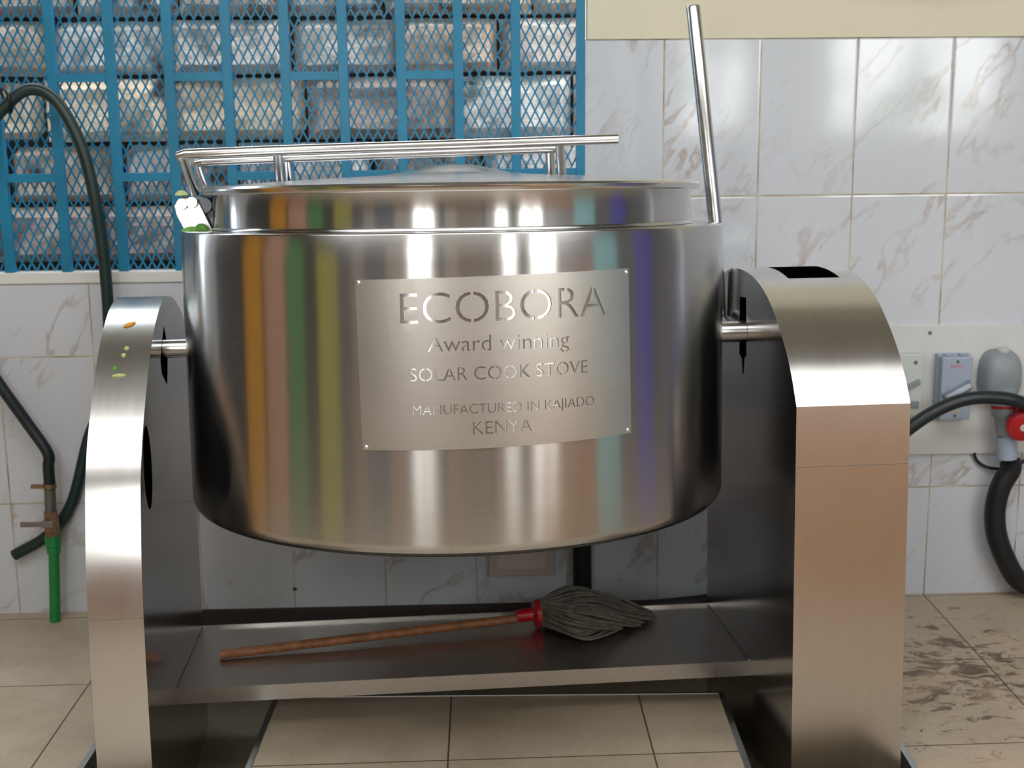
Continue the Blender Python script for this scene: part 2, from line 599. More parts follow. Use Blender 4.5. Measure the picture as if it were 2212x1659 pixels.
mb.box((PX0, TYL, TZ), (PX1, PY1, -0.03))
tag(MB().box((TX0, TY1, TZ), (TX1, 3.62, -0.001)).build('trim_9', plain('grimy cement', lin(66, 54, 50), 0.8)), 'dark grimy back edge of the trench along the foot of the wall', 'trench edge', kind='structure')  # shade at the wall foot is put into this dark strip
tag(mb.build('trim_1', M_TRENCH), 'cement lined drain trench sunk into the floor under the cooker', 'trench', kind='structure')
for i, (a, b) in enumerate([((TX0, TYL), (TX0, TY1)), ((TX1, TY0), (TX1, TY1)), ((PX0, TYL), (PX0, PY1)), ((PX1, TY0), (PX1, PY1)), ((PX0, PY1), (PX1, PY1))]):
    w = 0.007
    if i == 4:
        m = MB().box((a[0] - .002, a[1] - .004, -0.02), (b[0] + .002, b[1] + .004, 0.003))
    else:
        m = MB().box((a[0] - w, a[1], -0.03), (b[0] + w, b[1], 0.003))
    lab = ['metal edge strip of the trench left of the narrow pillar', 'metal edge strip of the trench right of the wide pillar',
           'metal edge strip on the left side of the tiled pad', 'metal edge strip on the right side of the tiled pad',
           'thin metal edge strip along the back of the tiled pad'][i]
    tag(m.build('trim_%d' % (i + 2), M_TRIM, bevel=0.0015), lab, 'edge strip', kind='structure')

# the rest of the room, seen only in reflections
YB = -1.0
SK0, SK1 = 0.30, 1.72
tag(MB().box((-3.2, YF, ZC), (3.8, SK0, ZC + .1)).box((-3.2, SK1, ZC), (3.8, 3.7, ZC + .1)).box((-3.2, SK0, ZC), (-2.4, SK1, ZC + .1)).box((2.6, SK0, ZC), (3.8, SK1, ZC + .1))
    .build('ceiling', M_CEIL), 'pale ceiling with a translucent roof sheet above the camera', 'ceiling', kind='structure')
sk = MB().box((-2.4, SK0, ZC + .03), (2.6, SK1, ZC + .05)).build('window_2', M_SKYL)
tag(sk, 'translucent roof sheet letting daylight in from above', 'roof light', kind='structure')
tag(MB().box((-3.3, YF, 0), (-3.0, 3.7, ZC)).build('wall_left', M_DARKWALL), 'dim brown-grey side wall on the left', 'wall', kind='structure')
tag(MB().box((3.4, YF, 0), (3.7, 3.7, ZC)).build('wall_right', M_GREY), 'grey side wall on the right', 'wall', kind='structure')
wf = thing('wall_front', 'wall behind the camera with daylit windows and a terracotta dado', 'wall', kind='structure')
FW = [(-1.15, -0.5), (1.3, 1.75), (2.2, 3.3)]
Z0W, Z1W = 1.15, 2.6
mb = MB()
mb.box((-3.2, YB - .2, 0.95), (3.6, YB, Z0W)); mb.box((-3.2, YB - .2, Z1W), (3.6, YB, ZC))
xs = [-3.2] + [v for p in FW for v in p] + [3.6]
for a, b in zip(xs[::2], xs[1::2]):
    mb.box((a, YB - .2, Z0W), (b, YB, Z1W))
mb.build('plaster', M_CREAM, wf)
MB().box((-3.2, YB - .2, 0), (3.6, YB + .01, 0.95)).build('dado', M_DADO, wf)
for i, (a, b) in enumerate(FW):  # unseen windows, added where their glow reflects in drum and tiles
    wd = thing('window_%d' % (i + 3), ['daylit window in the wall behind the camera, left one', 'daylit window in the wall behind the camera, middle one', 'daylit window in the wall behind the camera, right one'][i], 'window', kind='structure')
    MB().box((a, YB - .12, Z0W), (b, YB - .1, Z1W)).build('pane', M_PANE, wd)
    fr = MB()
    for x in (a, (a + b) / 2 - .02, b - .04):
        fr.box((x, YB - .1, Z0W), (x + .04, YB - .05, Z1W))
    fr.box((a, YB - .1, Z0W), (b, YB - .05, Z0W + .04)); fr.box((a, YB - .1, Z1W - .04), (b, YB - .05, Z1W))
    fr.build('window_frame', M_GREY, wd)


def added_door(n, x, y0, y1, z1, col, label):  # unseen coloured panel, added for its stripe in the drum's reflection
    d = thing('door_%d' % n, label, 'door', kind='structure')
    t = 0.05 if x < 0 else -0.05
    MB().box((min(x, x + t), y0, 0.02), (max(x, x + t), y1, z1)).build('door_leaf', plain('painted door %d' % n, col, 0.45), d, bevel=0.006)
    yy = y0 + 0.08
    MB().cyl((x + t, yy, 1.0), (x + t * 2, yy, 1.0), 0.012).cyl((x + t * 1.8, yy, 1.0), (x + t * 1.8, yy + .1, 1.0), 0.01).build('handle', M_TUBE, d, 40)


added_door(1, -2.99, 2.02, 2.5, 2.0, lin(214, 150, 40), 'orange painted steel door on the left wall')
added_door(2, -2.99, 1.40, 1.95, 2.2, lin(196, 150, 124), 'pinkish brown door on the left wall')
added_door(3, -2.99, 0.86, 1.36, 1.9, lin(84, 140, 84), 'green painted steel door on the left wall')
added_door(4, -2.99, -0.35, 0.42, 1.7, lin(190, 186, 60), 'yellow painted steel door on the left wall')
added_door(5, 3.39, 1.88, 2.42, 2.1, lin(104, 104, 196), 'violet blue painted door on the right wall')
def added_front_door(n, x0, x1, z1, col, label):  # unseen panel behind the camera, added for a reflected stripe
    d = thing('door_%d' % n, label, 'door', kind='structure')
    MB().box((x0, YB + .005, 0.02), (x1, YB + .05, z1)).build('door_leaf', plain('painted door %d' % n, col, 0.45), d, bevel=0.006)
    MB().cyl((x1 - .08, YB + .05, 1.0), (x1 - .08, YB + .1, 1.0), 0.012).cyl((x1 - .08, YB + .09, 1.0), (x1 - .18, YB + .09, 1.0), 0.01).build('handle', M_TUBE, d, 40)


added_front_door(7, -2.45, -1.72, 2.1, lin(74, 82, 98), 'dark slate painted door in the wall behind the camera')
added_front_door(8, 0.12, 0.80, 2.0, lin(132, 112, 98), 'brown door in the wall behind the camera')
pw = MB().box((0.95, 1.0, 0), (2.3, 1.1, 0.95)).build('wall_partition', plain('orange terracotta paint', lin(244, 190, 146), 0.6))  # unseen partition, added to reflect brown in the wide pillar
tag(pw, 'low terracotta painted partition wall to the right of the camera', 'wall', kind='structure')
for i, (x0, x1) in enumerate(((1.80, 1.95), (0.86, 0.95), (-0.35, -0.22))):  # unseen posts, added for dark stripes in the drum's reflection
    tag(MB().box((x0, YB + .012, 0), (x1, YB + .06, 2.0)).build('trim_%d' % (i + 10), plain('navy post paint %d' % i, lin(52, 62, 84), 0.4)),
        ['navy post between the windows behind the camera', 'navy post beside the brown door behind the camera', 'navy post by the left window behind the camera'][i], 'post', kind='structure')
added_door(6, 3.39, 0.5, 1.3, 2.2, lin(150, 206, 214), 'pale teal painted door on the right wall')

# outside: rough stone wall beyond the grille
mb = MB()
lay = None
rows = [(0.885, 1.055), (1.062, 1.245), (1.253, 1.440), (1.452, 1.612), (1.624, 1.80), (1.808, 1.99), (1.998, 2.18), (2.188, 2.37)]
tones = [lin(176, 160, 152), lin(196, 186, 180), lin(210, 205, 203), lin(160, 142, 134), lin(188, 168, 152), lin(222, 218, 214)]
cols = []
for j, (z0, z1) in enumerate(rows):
    u = -2.6 + random.random() * 0.3
    while u < 1.4:
        wd = random.uniform(0.30, 0.46)
        tone = random.choice(tones)
        if j == 2 and u < -0.55:
            tone = lin(226, 204, 178)
        d0 = random.uniform(-0.02, 0.02)
        nx, nz = 10, 6
        g = [[None] * (nz + 1) for _ in range(nx + 1)]
        for a in range(nx + 1):
            for b in range(nz + 1):
                x = u + (wd - 0.008) * a / nx; z = z0 + (z1 - z0) * b / nz
                e = min(a, nx - a, b, nz - b)
                n_ = noise.fractal(Vector((x * 9, z * 9, j * 3.1)), 1.0, 2.0, 4)
                y = 0.70 + d0 - 0.02 * min(e, 1) - 0.022 * n_ * (0.3 if e == 0 else 1)
                if e == 0:
                    y += 0.03
                g[a][b] = mb.bm.verts.new((x, y, z + 0.004 * n_))
        for a in range(nx):
            for b in range(nz):
                mb.bm.faces.new((g[a][b], g[a + 1][b], g[a + 1][b + 1], g[a][b + 1]))
                cols.append(tone)
        u += wd
st = mb.build('wall_outside', M_STONE, None, recalc=False)
st.matrix_world = WALL
ca = st.data.color_attributes.new('tone', 'FLOAT_COLOR', 'CORNER')
for p in st.data.polygons:
    for li in p.loop_indices:
        ca.data[li].color = cols[p.index]
tag(st, 'rough grey stone block wall outside behind the blue grille', 'wall', kind='structure')
core = MB().box((-2.7, 0.735, 0.3), (1.5, 0.9, 2.4)).build('wall_outside_core', M_EARTH)
core.matrix_world = WALL
tag(core, 'dark mortar core of the outside stone wall', 'wall', kind='structure')
gr = MB().box((-2.7, 0.2, 0.45), (1.5, 0.74, 0.5)).build('ground_outside', M_EARTH)
gr.matrix_world = WALL
tag(gr, 'dark soil strip outside below the window', 'ground', kind='structure')

# ------------------------------------------------------------------ blue window grille
g1 = thing('window_1', 'bright blue steel window grille with diamond mesh behind the cooker', 'window grille', WALL, kind='structure')
bars = [-0.0145 - 0.1466 * k for k in range(-1, 15)]      # bar centres
for uc in bars:
    if uc < WIN[0]:
        continue
    MB().box((uc - 0.0122, -0.002, 0.934), (uc + 0.0122, 0.020, WIN[3])).build('bar', M_BLUE, g1, bevel=0.0015)
MB().box((0.287, -0.004, 0.934), (0.309, 0.024, WIN[3])).box((WIN[0], -0.003, WIN[3] - .03), (0.309, 0.022, WIN[3])).build('outer_frame', M_BLUE, g1)
srt = sorted(bars + [0.298 + 0.0122])
for k in range(len(bars) - 1):
    a, b = bars[k + 1] + 0.0122, bars[k] - 0.0122
    if a < WIN[0]:
        continue
    zz = [1.426, 1.956] if k % 2 == 1 else [1.176, 1.690, 2.2]
    for z in zz:
        MB().box((a, 0.0, z - 0.0105), (b, 0.018, z + 0.0105)).build('cross_bar', M_BLUE, g1)
MB().box((bars[0] + .0122, 0.0, 1.166), (0.287, 0.018, 1.187)).build('cross_bar', M_BLUE, g1)
mb = MB()
DW, DH = 0.0240, 0.0470
nu, nz = int((WIN[1] - 0.01 + 1.75) / (DW / 2)), int((2.0 - 0.934) / (DH / 2))
for i in range(nu):
    for j in range(nz):
        if (i + j) % 2:
            continue
        for s in (1, -1):
            x0, z0 = -1.75 + i * DW / 2, 0.934 + j * DH / 2
            x1, z1 = x0 + s * DW / 2, z0 + DH / 2
            d = Vector((x1 - x0, 0, z1 - z0)).normalized(); n_ = Vector((d.z, 0, -d.x)) * 0.0021
            A, B = Vector((x0, 0.026, z0)), Vector((x1, 0.026, z1)); dp = Vector((0, 0.0022, 0))
            q = [mb.bm.verts.new(p) for p in (A - n_, A + n_, B + n_, B - n_, A - n_ + dp, A + n_ + dp, B + n_ + dp, B - n_ + dp)]
            for f in ((0, 1, 2, 3), (7, 6, 5, 4), (0, 4, 5, 1), (2, 6, 7, 3)):
                mb.bm.faces.new([q[k] for k in f])
wm = mb.build('wire_mesh', M_BLUE, g1)
wm['kind'] = 'stuff'

# ------------------------------------------------------------------ the tilting cooker
YAW, TILT, RO = 0.0897 + 0.0002, -0.0566, -0.0027
SIZE = 0.96                     # overall size factor of the cooker
MACH = Matrix.Translation((-0.0725, 2.4188, 0.0533)) @ Matrix.Rotation(YAW, 4, 'Z') @ Matrix.Rotation(TILT, 4, 'X') @ Matrix.Rotation(RO, 4, 'Y') @ Matrix.Scale(SIZE, 4)
HX, WL, WR, DEP, YD, ZP = 0.6614, 0.1081, 0.2386, 0.7575, 0.4021, 0.8521
cook = thing('tilting_cooker', 'large stainless steel tilting drum cooker with lettered plate between two pillars', 'cooker', MACH)

prof_r = [(0.027, 0.784), (0.06, 0.826), (0.10, 0.864), (0.15, 0.903), (0.205, 0.938), (0.28, 0.968), (0.36, 0.985), (0.44, 0.992), (0.52, 0.990), (0.60, 0.972), (0.68, 0.93), (0.73, 0.88), (DEP, 0.81)]
prof_l = [(0.0, 0.20), (0.004, 0.34), (0.016, 0.46), (0.036, 0.55), (0.055, 0.618), (0.085, 0.678), (0.12, 0.727), (0.17, 0.785), (0.225, 0.842), (0.275, 0.883), (0.33, 0.917), (0.40, 0.946), (0.48, 0.958), (0.575, 0.945), (0.67, 0.908), (0.73, 0.86), (DEP, 0.80)]


def curve2(pts, n=6):
    return [(v.x, v.y) for v in spline([(a, b, 0) for a, b in pts], n)]


FT = (TZ - 0.0533) / SIZE
PR = [(0, FT), (0, 0.2), (0, 0.5), (0, 0.739)] + curve2(prof_r) + [(DEP, FT + .043)]
PL = [(0, FT), (0, 0.1)] + curve2(prof_l) + [(DEP, FT + .043)]


def pillar(P, x0, x1, xs, hole, slot, inner_x, outer_x):
    mb = MB()
    rows = []
    Pp = list(P)
    if hole:                                       # rows exactly on the hole's edges
        for yh in hole[2:]:
            for k in range(len(Pp) - 1):
                (a, za), (b, zb) = Pp[k], Pp[k + 1]
                if a < yh < b and za > 0.7:
                    t = (yh - a) / (b - a)
                    Pp.insert(k + 1, (yh, za + t * (zb - za))); break
    for y, z in Pp:
        rows.append([mb.bm.verts.new((x, y, z)) for x in xs])
    for k in range(len(Pp) - 1):
        for j in range(len(xs) - 1):
            ym = (Pp[k][0] + Pp[k + 1][0]) / 2; xm = (xs[j] + xs[j + 1]) / 2
            if hole and hole[0] < xm < hole[1] and hole[2] < ym < hole[3] and Pp[k][1] > 0.7:
                continue
            mb.bm.faces.new((rows[k][j], rows[k][j + 1], rows[k + 1][j + 1], rows[k + 1][j]))
    pl = mb.build('pillar', M_WRAP, cook, 26)
    for x, holes in ((inner_x, slot), (outer_x, [])):
        A, T = cut_sheet(P, holes)
        mb = MB()
        s = 0.0 if x == inner_x else 0.0
        sheet_mesh(mb, A, T, lambda y, z: (x, y, z))
        mb.build('side_panel', M_SIDE, pl)
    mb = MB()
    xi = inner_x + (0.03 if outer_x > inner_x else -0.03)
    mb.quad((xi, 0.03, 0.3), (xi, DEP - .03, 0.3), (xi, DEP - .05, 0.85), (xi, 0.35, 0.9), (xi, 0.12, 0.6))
    mb.build('inner_lining', M_BLACK, pl)  # black sheet stands for the darkness inside the hollow pillar
    return pl


ell = [(0.140 + 0.044 * math.cos(t), 0.632 + 0.088 * math.sin(t)) for t in [2 * math.pi * k / 32 for k in range(32)]]
pillar(PL, -HX - WL, -HX, [-HX - WL, -HX], None,
       [[(0.425, 0.897), (0.442, 0.872), (0.450, 0.82), (0.440, 0.795), (0.425, 0.762), (0.40, 0.775), (0.365, 0.795), (0.355, 0.825), (0.395, 0.872)], ell], -HX, -HX - WL)
rp = pillar(PR, HX, HX + WR, [HX, 0.737, 0.855, HX + WR], (0.737, 0.855, 0.315, 0.50),
       [[(0.392, 0.930), (0.448, 0.928), (0.448, 0.792), (0.425, 0.786), (0.418, 0.75), (0.408, 0.75), (0.400, 0.79), (0.385, 0.795)]], HX, HX + WR)
MB().box((0.70, 0.25, 0.80), (0.88, 0.56, 0.83)).build('inner_lining', M_BLACK, rp)  # black slab stands for the darkness below the top opening

M_SEAM = steel('dull sheet seam', (0.34, 0.32, 0.30), 0.35, (10, 2, 2))
MB().box((-HX - WL, -0.0008 + 0.0055, 0.3545), (-HX, 0.0075, 0.3565)).build('sheet_seam', M_SEAM, cook)
MB().box((HX, -0.0003, 0.6125), (HX + WR, 0.001, 0.6145)).build('sheet_seam', M_SEAM, cook)

# shelf between the pillars
mb = MB()
YS, ZS = 0.3336, 0.0792
mb.box((-HX, YS, ZS - 0.002), (HX, DEP, ZS)); mb.box((-HX, YS - 0.002, ZS - 0.036), (HX, YS, ZS)); mb.box((-HX, DEP - 0.004, ZS - 0.036), (HX, DEP, ZS + 0.006))
mb.build('base_shelf', M_SHELF, cook)
for x in (-HX, HX):
    s = 1 if x < 0 else -1
    MB().tube([(x + s * .002, YS, ZS + .002), (x + s * .002, DEP, ZS + .001)], 0.0022, 8).build('weld_seam', M_SHELF, cook, 60)

# drum
DC = Matrix.Translation((-0.0077, YD, ZP)) @ Matrix.Rotation(-0.0076, 4, 'X') @ Matrix.Rotation(0.0033, 4, 'Y')
RD = 0.598
ZSH = 0.2548
arc = [(0.568 + 0.03 * math.sin(a), -0.323 - 0.03 * math.cos(a)) for a in [math.pi / 2 * k / 12 for k in range(0, 13)]]
pr = arc[7:]
pr += [(RD, z) for z in (-0.25, -0.1, 0.05, 0.2)]
pr += [(RD, ZSH - 0.004), (RD - 0.0015, ZSH - 0.001), (RD - 0.005, ZSH), (0.56, ZSH), (0.50, ZSH)]
drum = MB().lathe(pr, 224).build('drum', M_DRUM, cook, 50)
drum.matrix_local = DC
MB().lathe([(0.0, -0.353), (0.30, -0.353), (0.50, -0.353)] + arc[:8], 160).build('drum_base', M_DARKSTEEL, drum, 50)  # base coloured dark for the blackness reflected under the rounded edge
MB().lathe([(0.527, ZSH - .002), (0.5315, ZSH + 0.001), (0.5305, ZSH + 0.005), (0.528, ZSH + 0.007), (0.5275, ZSH + .03), (0.5275, 0.328), (0.5315, 0.333), (0.5315, 0.336), (0.522, 0.336), (0.522, ZSH)], 192).build('neck', M_NECK, drum, 40)

# lettered plate, cut through like a stencil
CORN = [(-0.2124, 0.1704), (0.3173, 0.1803), (0.3234, -0.1367), (-0.2081, -0.1447)]
lines = [('ECOBORA', (-0.1290, 0.0898), (0.2625, 0.0945), 0.0565),
         ('Award winning', (-0.0805, 0.0390), (0.1845, 0.0400), 0.0290),
         ('SOLAR COOK STOVE', (-0.1148, -0.0153), (0.2228, -0.0113), 0.0245),
         ('MANUFACTURED IN KAJIADO', (-0.1112, -0.0775), (0.2362, -0.0739), 0.0182),
         ('KENYA', (-0.0008, -0.1151), (0.1095, -0.1140), 0.0238)]
holes, keep = [], []
for txt, a, b, cap in lines:
    L = text_loops(txt, 4, 0.009 if txt == 'ECOBORA' else 0.005)
    xs = [p[0] for l in L for p in l]
    x0, x1 = min(xs), max(xs)
    capl = text_loops('E', 1)
    capu = max(p[1] for l in capl for p in l)
    kx = (b[0] - a[0]) / (x1 - x0); ky = cap / capu
    sl = (b[1] - a[1]) / (b[0] - a[0])
    T = lambda p: (a[0] + (p[0] - x0) * kx, a[1] + p[1] * ky + sl * (p[0] - x0) * kx)
    LL = [[T(p) for p in l] for l in L]
    holes += LL
    bb = [(min(p[0] for p in l), max(p[0] for p in l), min(p[1] for p in l), max(p[1] for p in l)) for l in LL]
    for i, q in enumerate(bb):
        for j, r in enumerate(bb):
            if i != j and r[0] < q[0] and r[1] > q[1] and r[2] < q[2] and r[3] > q[3]:      # a counter inside a letter
                cx = (q[0] + q[1]) / 2; cy = (q[2] + q[3]) / 2; wv = cap * 0.05
                fr = (cy - r[2]) / (r[3] - r[2]); tall = (q[3] - q[2]) > 0.6 * (r[3] - r[2])
                z0 = r[2] - .0005 if (tall or fr <= 0.6) else cy
                z1 = r[3] + .0005 if (tall or fr > 0.6) else cy
                keep.append([(cx - wv, z0), (cx + wv, z0), (cx + wv, z1), (cx - wv, z1)])
grid = []
for i in range(1, 44):
    for j in range(1, 10):
        t, v = i / 44, j / 10
        top = Vector(CORN[0]).lerp(Vector(CORN[1]), t); bot = Vector(CORN[3]).lerp(Vector(CORN[2]), t)
        grid.append(tuple(bot.lerp(top, v)))
outer = [tuple(Vector(CORN[0]).lerp(Vector(CORN[1]), i / 44)) for i in range(44)] + [CORN[1]] + \
        [tuple(Vector(CORN[2]).lerp(Vector(CORN[3]), i / 44)) for i in range(44)] + [CORN[3]]
A, T = cut_sheet(outer, holes, grid, keep)
bend = lambda s, z, r: (r * math.sin(s / RD), -r * math.cos(s / RD), z)
mb = MB()
sheet_mesh(mb, A, T, lambda s, z: bend(s, z, RD + 0.0024), lambda s, z: bend(s, z, RD + 0.0004))
plate = mb.build('name_plate', M_PLATE, drum)
plate['label'] = 'matt steel plate with stencil-cut lettering'
for s, z in [(-0.2065, 0.1655), (0.3125, 0.1725), (-0.2010, -0.1390), (0.3155, -0.1300)]:
    p = Vector(bend(s, z, RD + 0.0023)); d = Vector((p.x, p.y, 0)).normalized()
    q = d.to_track_quat('Z', 'Y').to_matrix().to_4x4(); q.translation = p
    MB().lathe([(0.0, 0.0005), (0.0014, 0.0006), (0.0016, 0.0026), (0.003, 0.0024), (0.0043, 0.0014), (0.0047, 0.0)], 20, q).build('rivet', M_RIVET, drum, 60)

# lid
lid = MB().lathe([(0.535, 0.3375), (0.5425, 0.330), (0.546, 0.329), (0.5485, 0.333), (0.549, 0.340), (0.545, 0.3445), (0.530, 0.3462), (0.46, 0.3525), (0.36, 0.3585), (0.25, 0.3635), (0.16, 0.368), (0.11, 0.376), (0.06, 0.3875), (0.025, 0.392), (0.0, 0.393)], 160).build('lid', M_LID, cook, 35)
lid.matrix_local = DC
DCI = DC.inverted()
K = lambda *p: DCI @ Vector(p)          # cooker coordinates to lid coordinates
rt = 0.0108
MB().tube([K(-0.574, 0.400, 1.190), K(-0.5835, 0.315, 1.262), K(-0.5870, 0.303, 1.2695), K(-0.576, 0.302, 1.2715), K(-0.38, 0.302, 1.2765), K(0.0, 0.302, 1.2835), K(0.349, 0.302, 1.2905)], rt, 20).build('handle_rail', M_TUBE, lid, 50)
MB().tube([K(-0.563, 0.495, 1.192), K(-0.568, 0.412, 1.250), K(-0.566, 0.404, 1.2555), K(-0.555, 0.402, 1.2575), K(-0.38, 0.402, 1.262), K(0.225, 0.402, 1.274)], rt * 0.9, 20).build('handle_rail', M_TUBE, lid, 50)
for p, q in [((-0.383, 0.302, 1.2755), (-0.390, 0.405, 1.2100)), ((0.2215, 0.302, 1.287), (0.238, 0.40, 1.2180)), ((-0.372, 0.402, 1.262), (-0.376, 0.50, 1.2110)), ((0.212, 0.402, 1.274), (0.226, 0.50, 1.2170))]:
    MB().tube([K(*p), K(*q)], rt * 0.95, 18).build('handle_post', M_TUBE, lid, 50)
# hinge at the left of the lid
hz = ZP + ZSH
hinge = MB()
for y in (0.335, 0.425):
    hinge.prism([(-0.590, y, hz - .001), (-0.531, y, hz - .001), (-0.556, y, hz + 0.058), (-0.566, y, hz + 0.071), (-0.600, y, hz + 0.071), (-0.611, y, hz + 0.056), (-0.607, y, hz + 0.035)], (0, 0.012, 0))
hinge.box((-0.588, 0.336, hz - .001), (-0.540, 0.436, hz + 0.004))
hb = hinge.build('hinge_bracket', M_CAST, cook, bevel=0.0015)
for x, z in ((-0.592, hz + 0.060), (-0.571, hz + 0.063)):
    MB().cyl((x, 0.322, z), (x, 0.45, z), 0.0115, seg=24).build('hinge_bolt', M_CAST, hb, 40)
MB().cyl((-0.549, 0.345, hz + 0.056), (-0.549, 0.47, hz + 0.056), 0.0165, seg=28).box((-0.555, 0.36, hz + .03), (-0.527, 0.45, hz + .058)).box((-0.545, 0.36, hz - .001), (-0.529, 0.44, hz + .05)).build('hinge_barrel', M_DARKSTEEL, cook, 40)

# pivots and tilting lever
MB().cyl((-HX + .0005, YD, 0.8475), (-0.585, YD, 0.8475), 0.0212, seg=40).build('pivot_shaft', M_TUBE, cook, 40)
MB().cyl((0.575, YD, 0.851), (HX - .0005, YD, 0.851), 0.0250, seg=40).build('pivot_shaft', M_TUBE, cook, 40)
a, b = Vector((0.5784, 0.5821, 1.6076)), Vector((0.6347, 0.5821, 1.1038))
d = (b - a).normalized()
lo = Vector((0.6435, 0.5721, 0.87))
MB().tube([a, a + d * 0.003, b, lo], [0.0150, 0.0170, 0.0170, 0.0165], 28).build('tilting_lever', M_TUBE, cook, 40)
MB().tube([(0.632, YD, 0.851), (0.634, 0.49, 0.862), lo + Vector((-.006, 0, .004))], 0.014, 16).build('lever_arm', M_TUBE, cook, 50)


# ------------------------------------------------------------------ mop lying on the shelf
def mach_thing(name, label, cat, group=None):
    return thing(name, label, cat, MACH, group)


mop = mach_thing('mop', 'wet grey string mop with wooden stick lying on the cooker shelf', 'mop')
MB().tube([(-0.588, 0.5128, ZS + 0.0125), (0.16, 0.632, ZS + 0.030)], 0.0112, 18).build('stick', M_WOOD, mop, 50)
dv = Vector((0.748, 0.119, 0.0175)).normalized()
q = dv.to_track_quat('Z', 'Y').to_matrix().to_4x4(); q.translation = Vector((0.150, 0.6305, ZS + 0.0365))
MB().lathe([(0.0, -0.012), (0.0145, -0.012), (0.0165, 0.0), (0.0165, 0.030), (0.022, 0.034), (0.033, 0.037), (0.035, 0.042), (0.035, 0.049), (0.030, 0.053), (0.0, 0.053)], 32, q).build('collar', M_RED, mop, 40)
mb = MB()
rr = random.Random(3)
for i in range(260):
    t = rr.uniform(-1, 1)
    ln = rr.uniform(0.19, 0.27) * (1.12 - 0.45 * t * t)
    sp_ = t * 0.135
    h0 = rr.uniform(-0.022, 0.03); hm = rr.uniform(0.0, 0.055) * (1 - 0.6 * t * t)
    base = Vector((0.196, 0.640 + t * 0.022, ZS + 0.037 + h0))
    end = Vector((0.205 + ln, 0.655 + sp_ * rr.uniform(0.25, 0.8), ZS + 0.006 + rr.uniform(0, 0.012)))
    mid = (base + end) / 2 + Vector((0, sp_ * 0.75, hm - 0.008)); mid.z = max(mid.z, ZS + 0.008)
    mb.tube(spline([base, mid, end], 5), [0.0032] * 10 + [0.0022], 6)
mh = mb.build('mop_head', M_MOP, mop, 80)
mh['kind'] = 'stuff'


# ------------------------------------------------------------------ vegetable scraps
def scrap(mat, p, label, ln, wd, rz, group, th=0.003, tilt=(0, 0)):
    mb = MB()
    n = 7
    ring = []
    for k in range(n + 1):
        t = k / n
        w_ = wd * math.sin(math.pi * (0.12 + 0.8 * t)) * (1 + 0.3 * noise.noise(Vector((p[0] * 40 + k, p[1] * 30, 1))))
        z = th * (0.8 + 1.2 * math.sin(math.pi * t))
        ring.append([(ln * (t - .5), -w_ / 2, 0.0005), (ln * (t - .5), w_ / 2, 0.0005), (ln * (t - .5), w_ * .3, z), (ln * (t - .5), -w_ * .3, z)])
    vs = [[mb.bm.verts.new(c) for c in r] for r in ring]
    for k in range(n):
        for j in range(4):
            mb.bm.faces.new((vs[k][j], vs[k][(j + 1) % 4], vs[k + 1][(j + 1) % 4], vs[k + 1][j]))
    mb.bm.faces.new(vs[0][::-1]); mb.bm.faces.new(vs[-1])
    mb.xf(MACH @ Matrix.Translation(p) @ Matrix.Rotation(tilt[0], 4, 'X') @ Matrix.Rotation(rz, 4, 'Z'))
    tag(mb.build('vegetable_scrap', mat, None, 50), label, 'vegetable scrap', group)


GS = 'vegetable scraps on the cooker'
scrap(M_VEG, (-0.573, 0.318, hz), 'long green leaf scrap at the foot of the lid hinge', 0.045, 0.012, 0.15, GS, 0.006)
scrap(M_VEG, (-0.553, 0.312, hz), 'curled green leaf scrap on the shoulder beside the neck', 0.034, 0.012, -0.5, GS, 0.009)
scrap(M_VEGY, (-0.593, 0.33, hz + 0.0775), 'yellow-green scrap on top of the hinge bolt', 0.026, 0.012, 0.1, GS, 0.006)
scrap(M_VEGY, (-0.485, 0.055, hz), 'pale row of crumbs on the shoulder near the hinge', 0.04, 0.006, -0.7, GS, 0.002)
sl = lambda y0, y1, z0, z1: math.atan2(z1 - z0, y1 - y0)


def on_left(y):
    for (a, za), (b, zb) in zip(PL, PL[1:]):
        if a <= y < b:
            return za + (zb - za) * (y - a) / (b - a), math.atan2(zb - za, b - a)


GP = 'vegetable scraps on the left pillar'
for mat, x, y, ln, wd, rz, lab in [(M_VEGO, -0.716, 0.318, 0.028, 0.011, 0.6, 'orange scrap stuck high on the narrow left pillar'),
                                   (M_VEGY, -0.720, 0.199, 0.028, 0.009, 0.05, 'long yellow-green scrap, lowest on the narrow left pillar'),
                                   (M_VEG, -0.730, 0.212, 0.011, 0.011, 0.5, 'small green scrap just above the long one on the left pillar'),
                                   (M_VEGY, -0.712, 0.253, 0.011, 0.012, 0.2, 'pale round crumb on the left pillar below the orange scrap'),
                                   (M_VEGY, -0.716, 0.238, 0.010, 0.010, 0.9, 'lower pale crumb on the left pillar above the green scrap')]:
    z, t = on_left(y)
    scrap(mat, (x, y, z + .0003), lab, ln, wd, rz, GP, 0.002, (t, 0))

# ------------------------------------------------------------------ hoses and tap on the left
wp = lambda u, z, off: (u, -off, z)


def wall_thing(name, label, cat, group=None):
    return thing(name, label, cat, WALL, group)


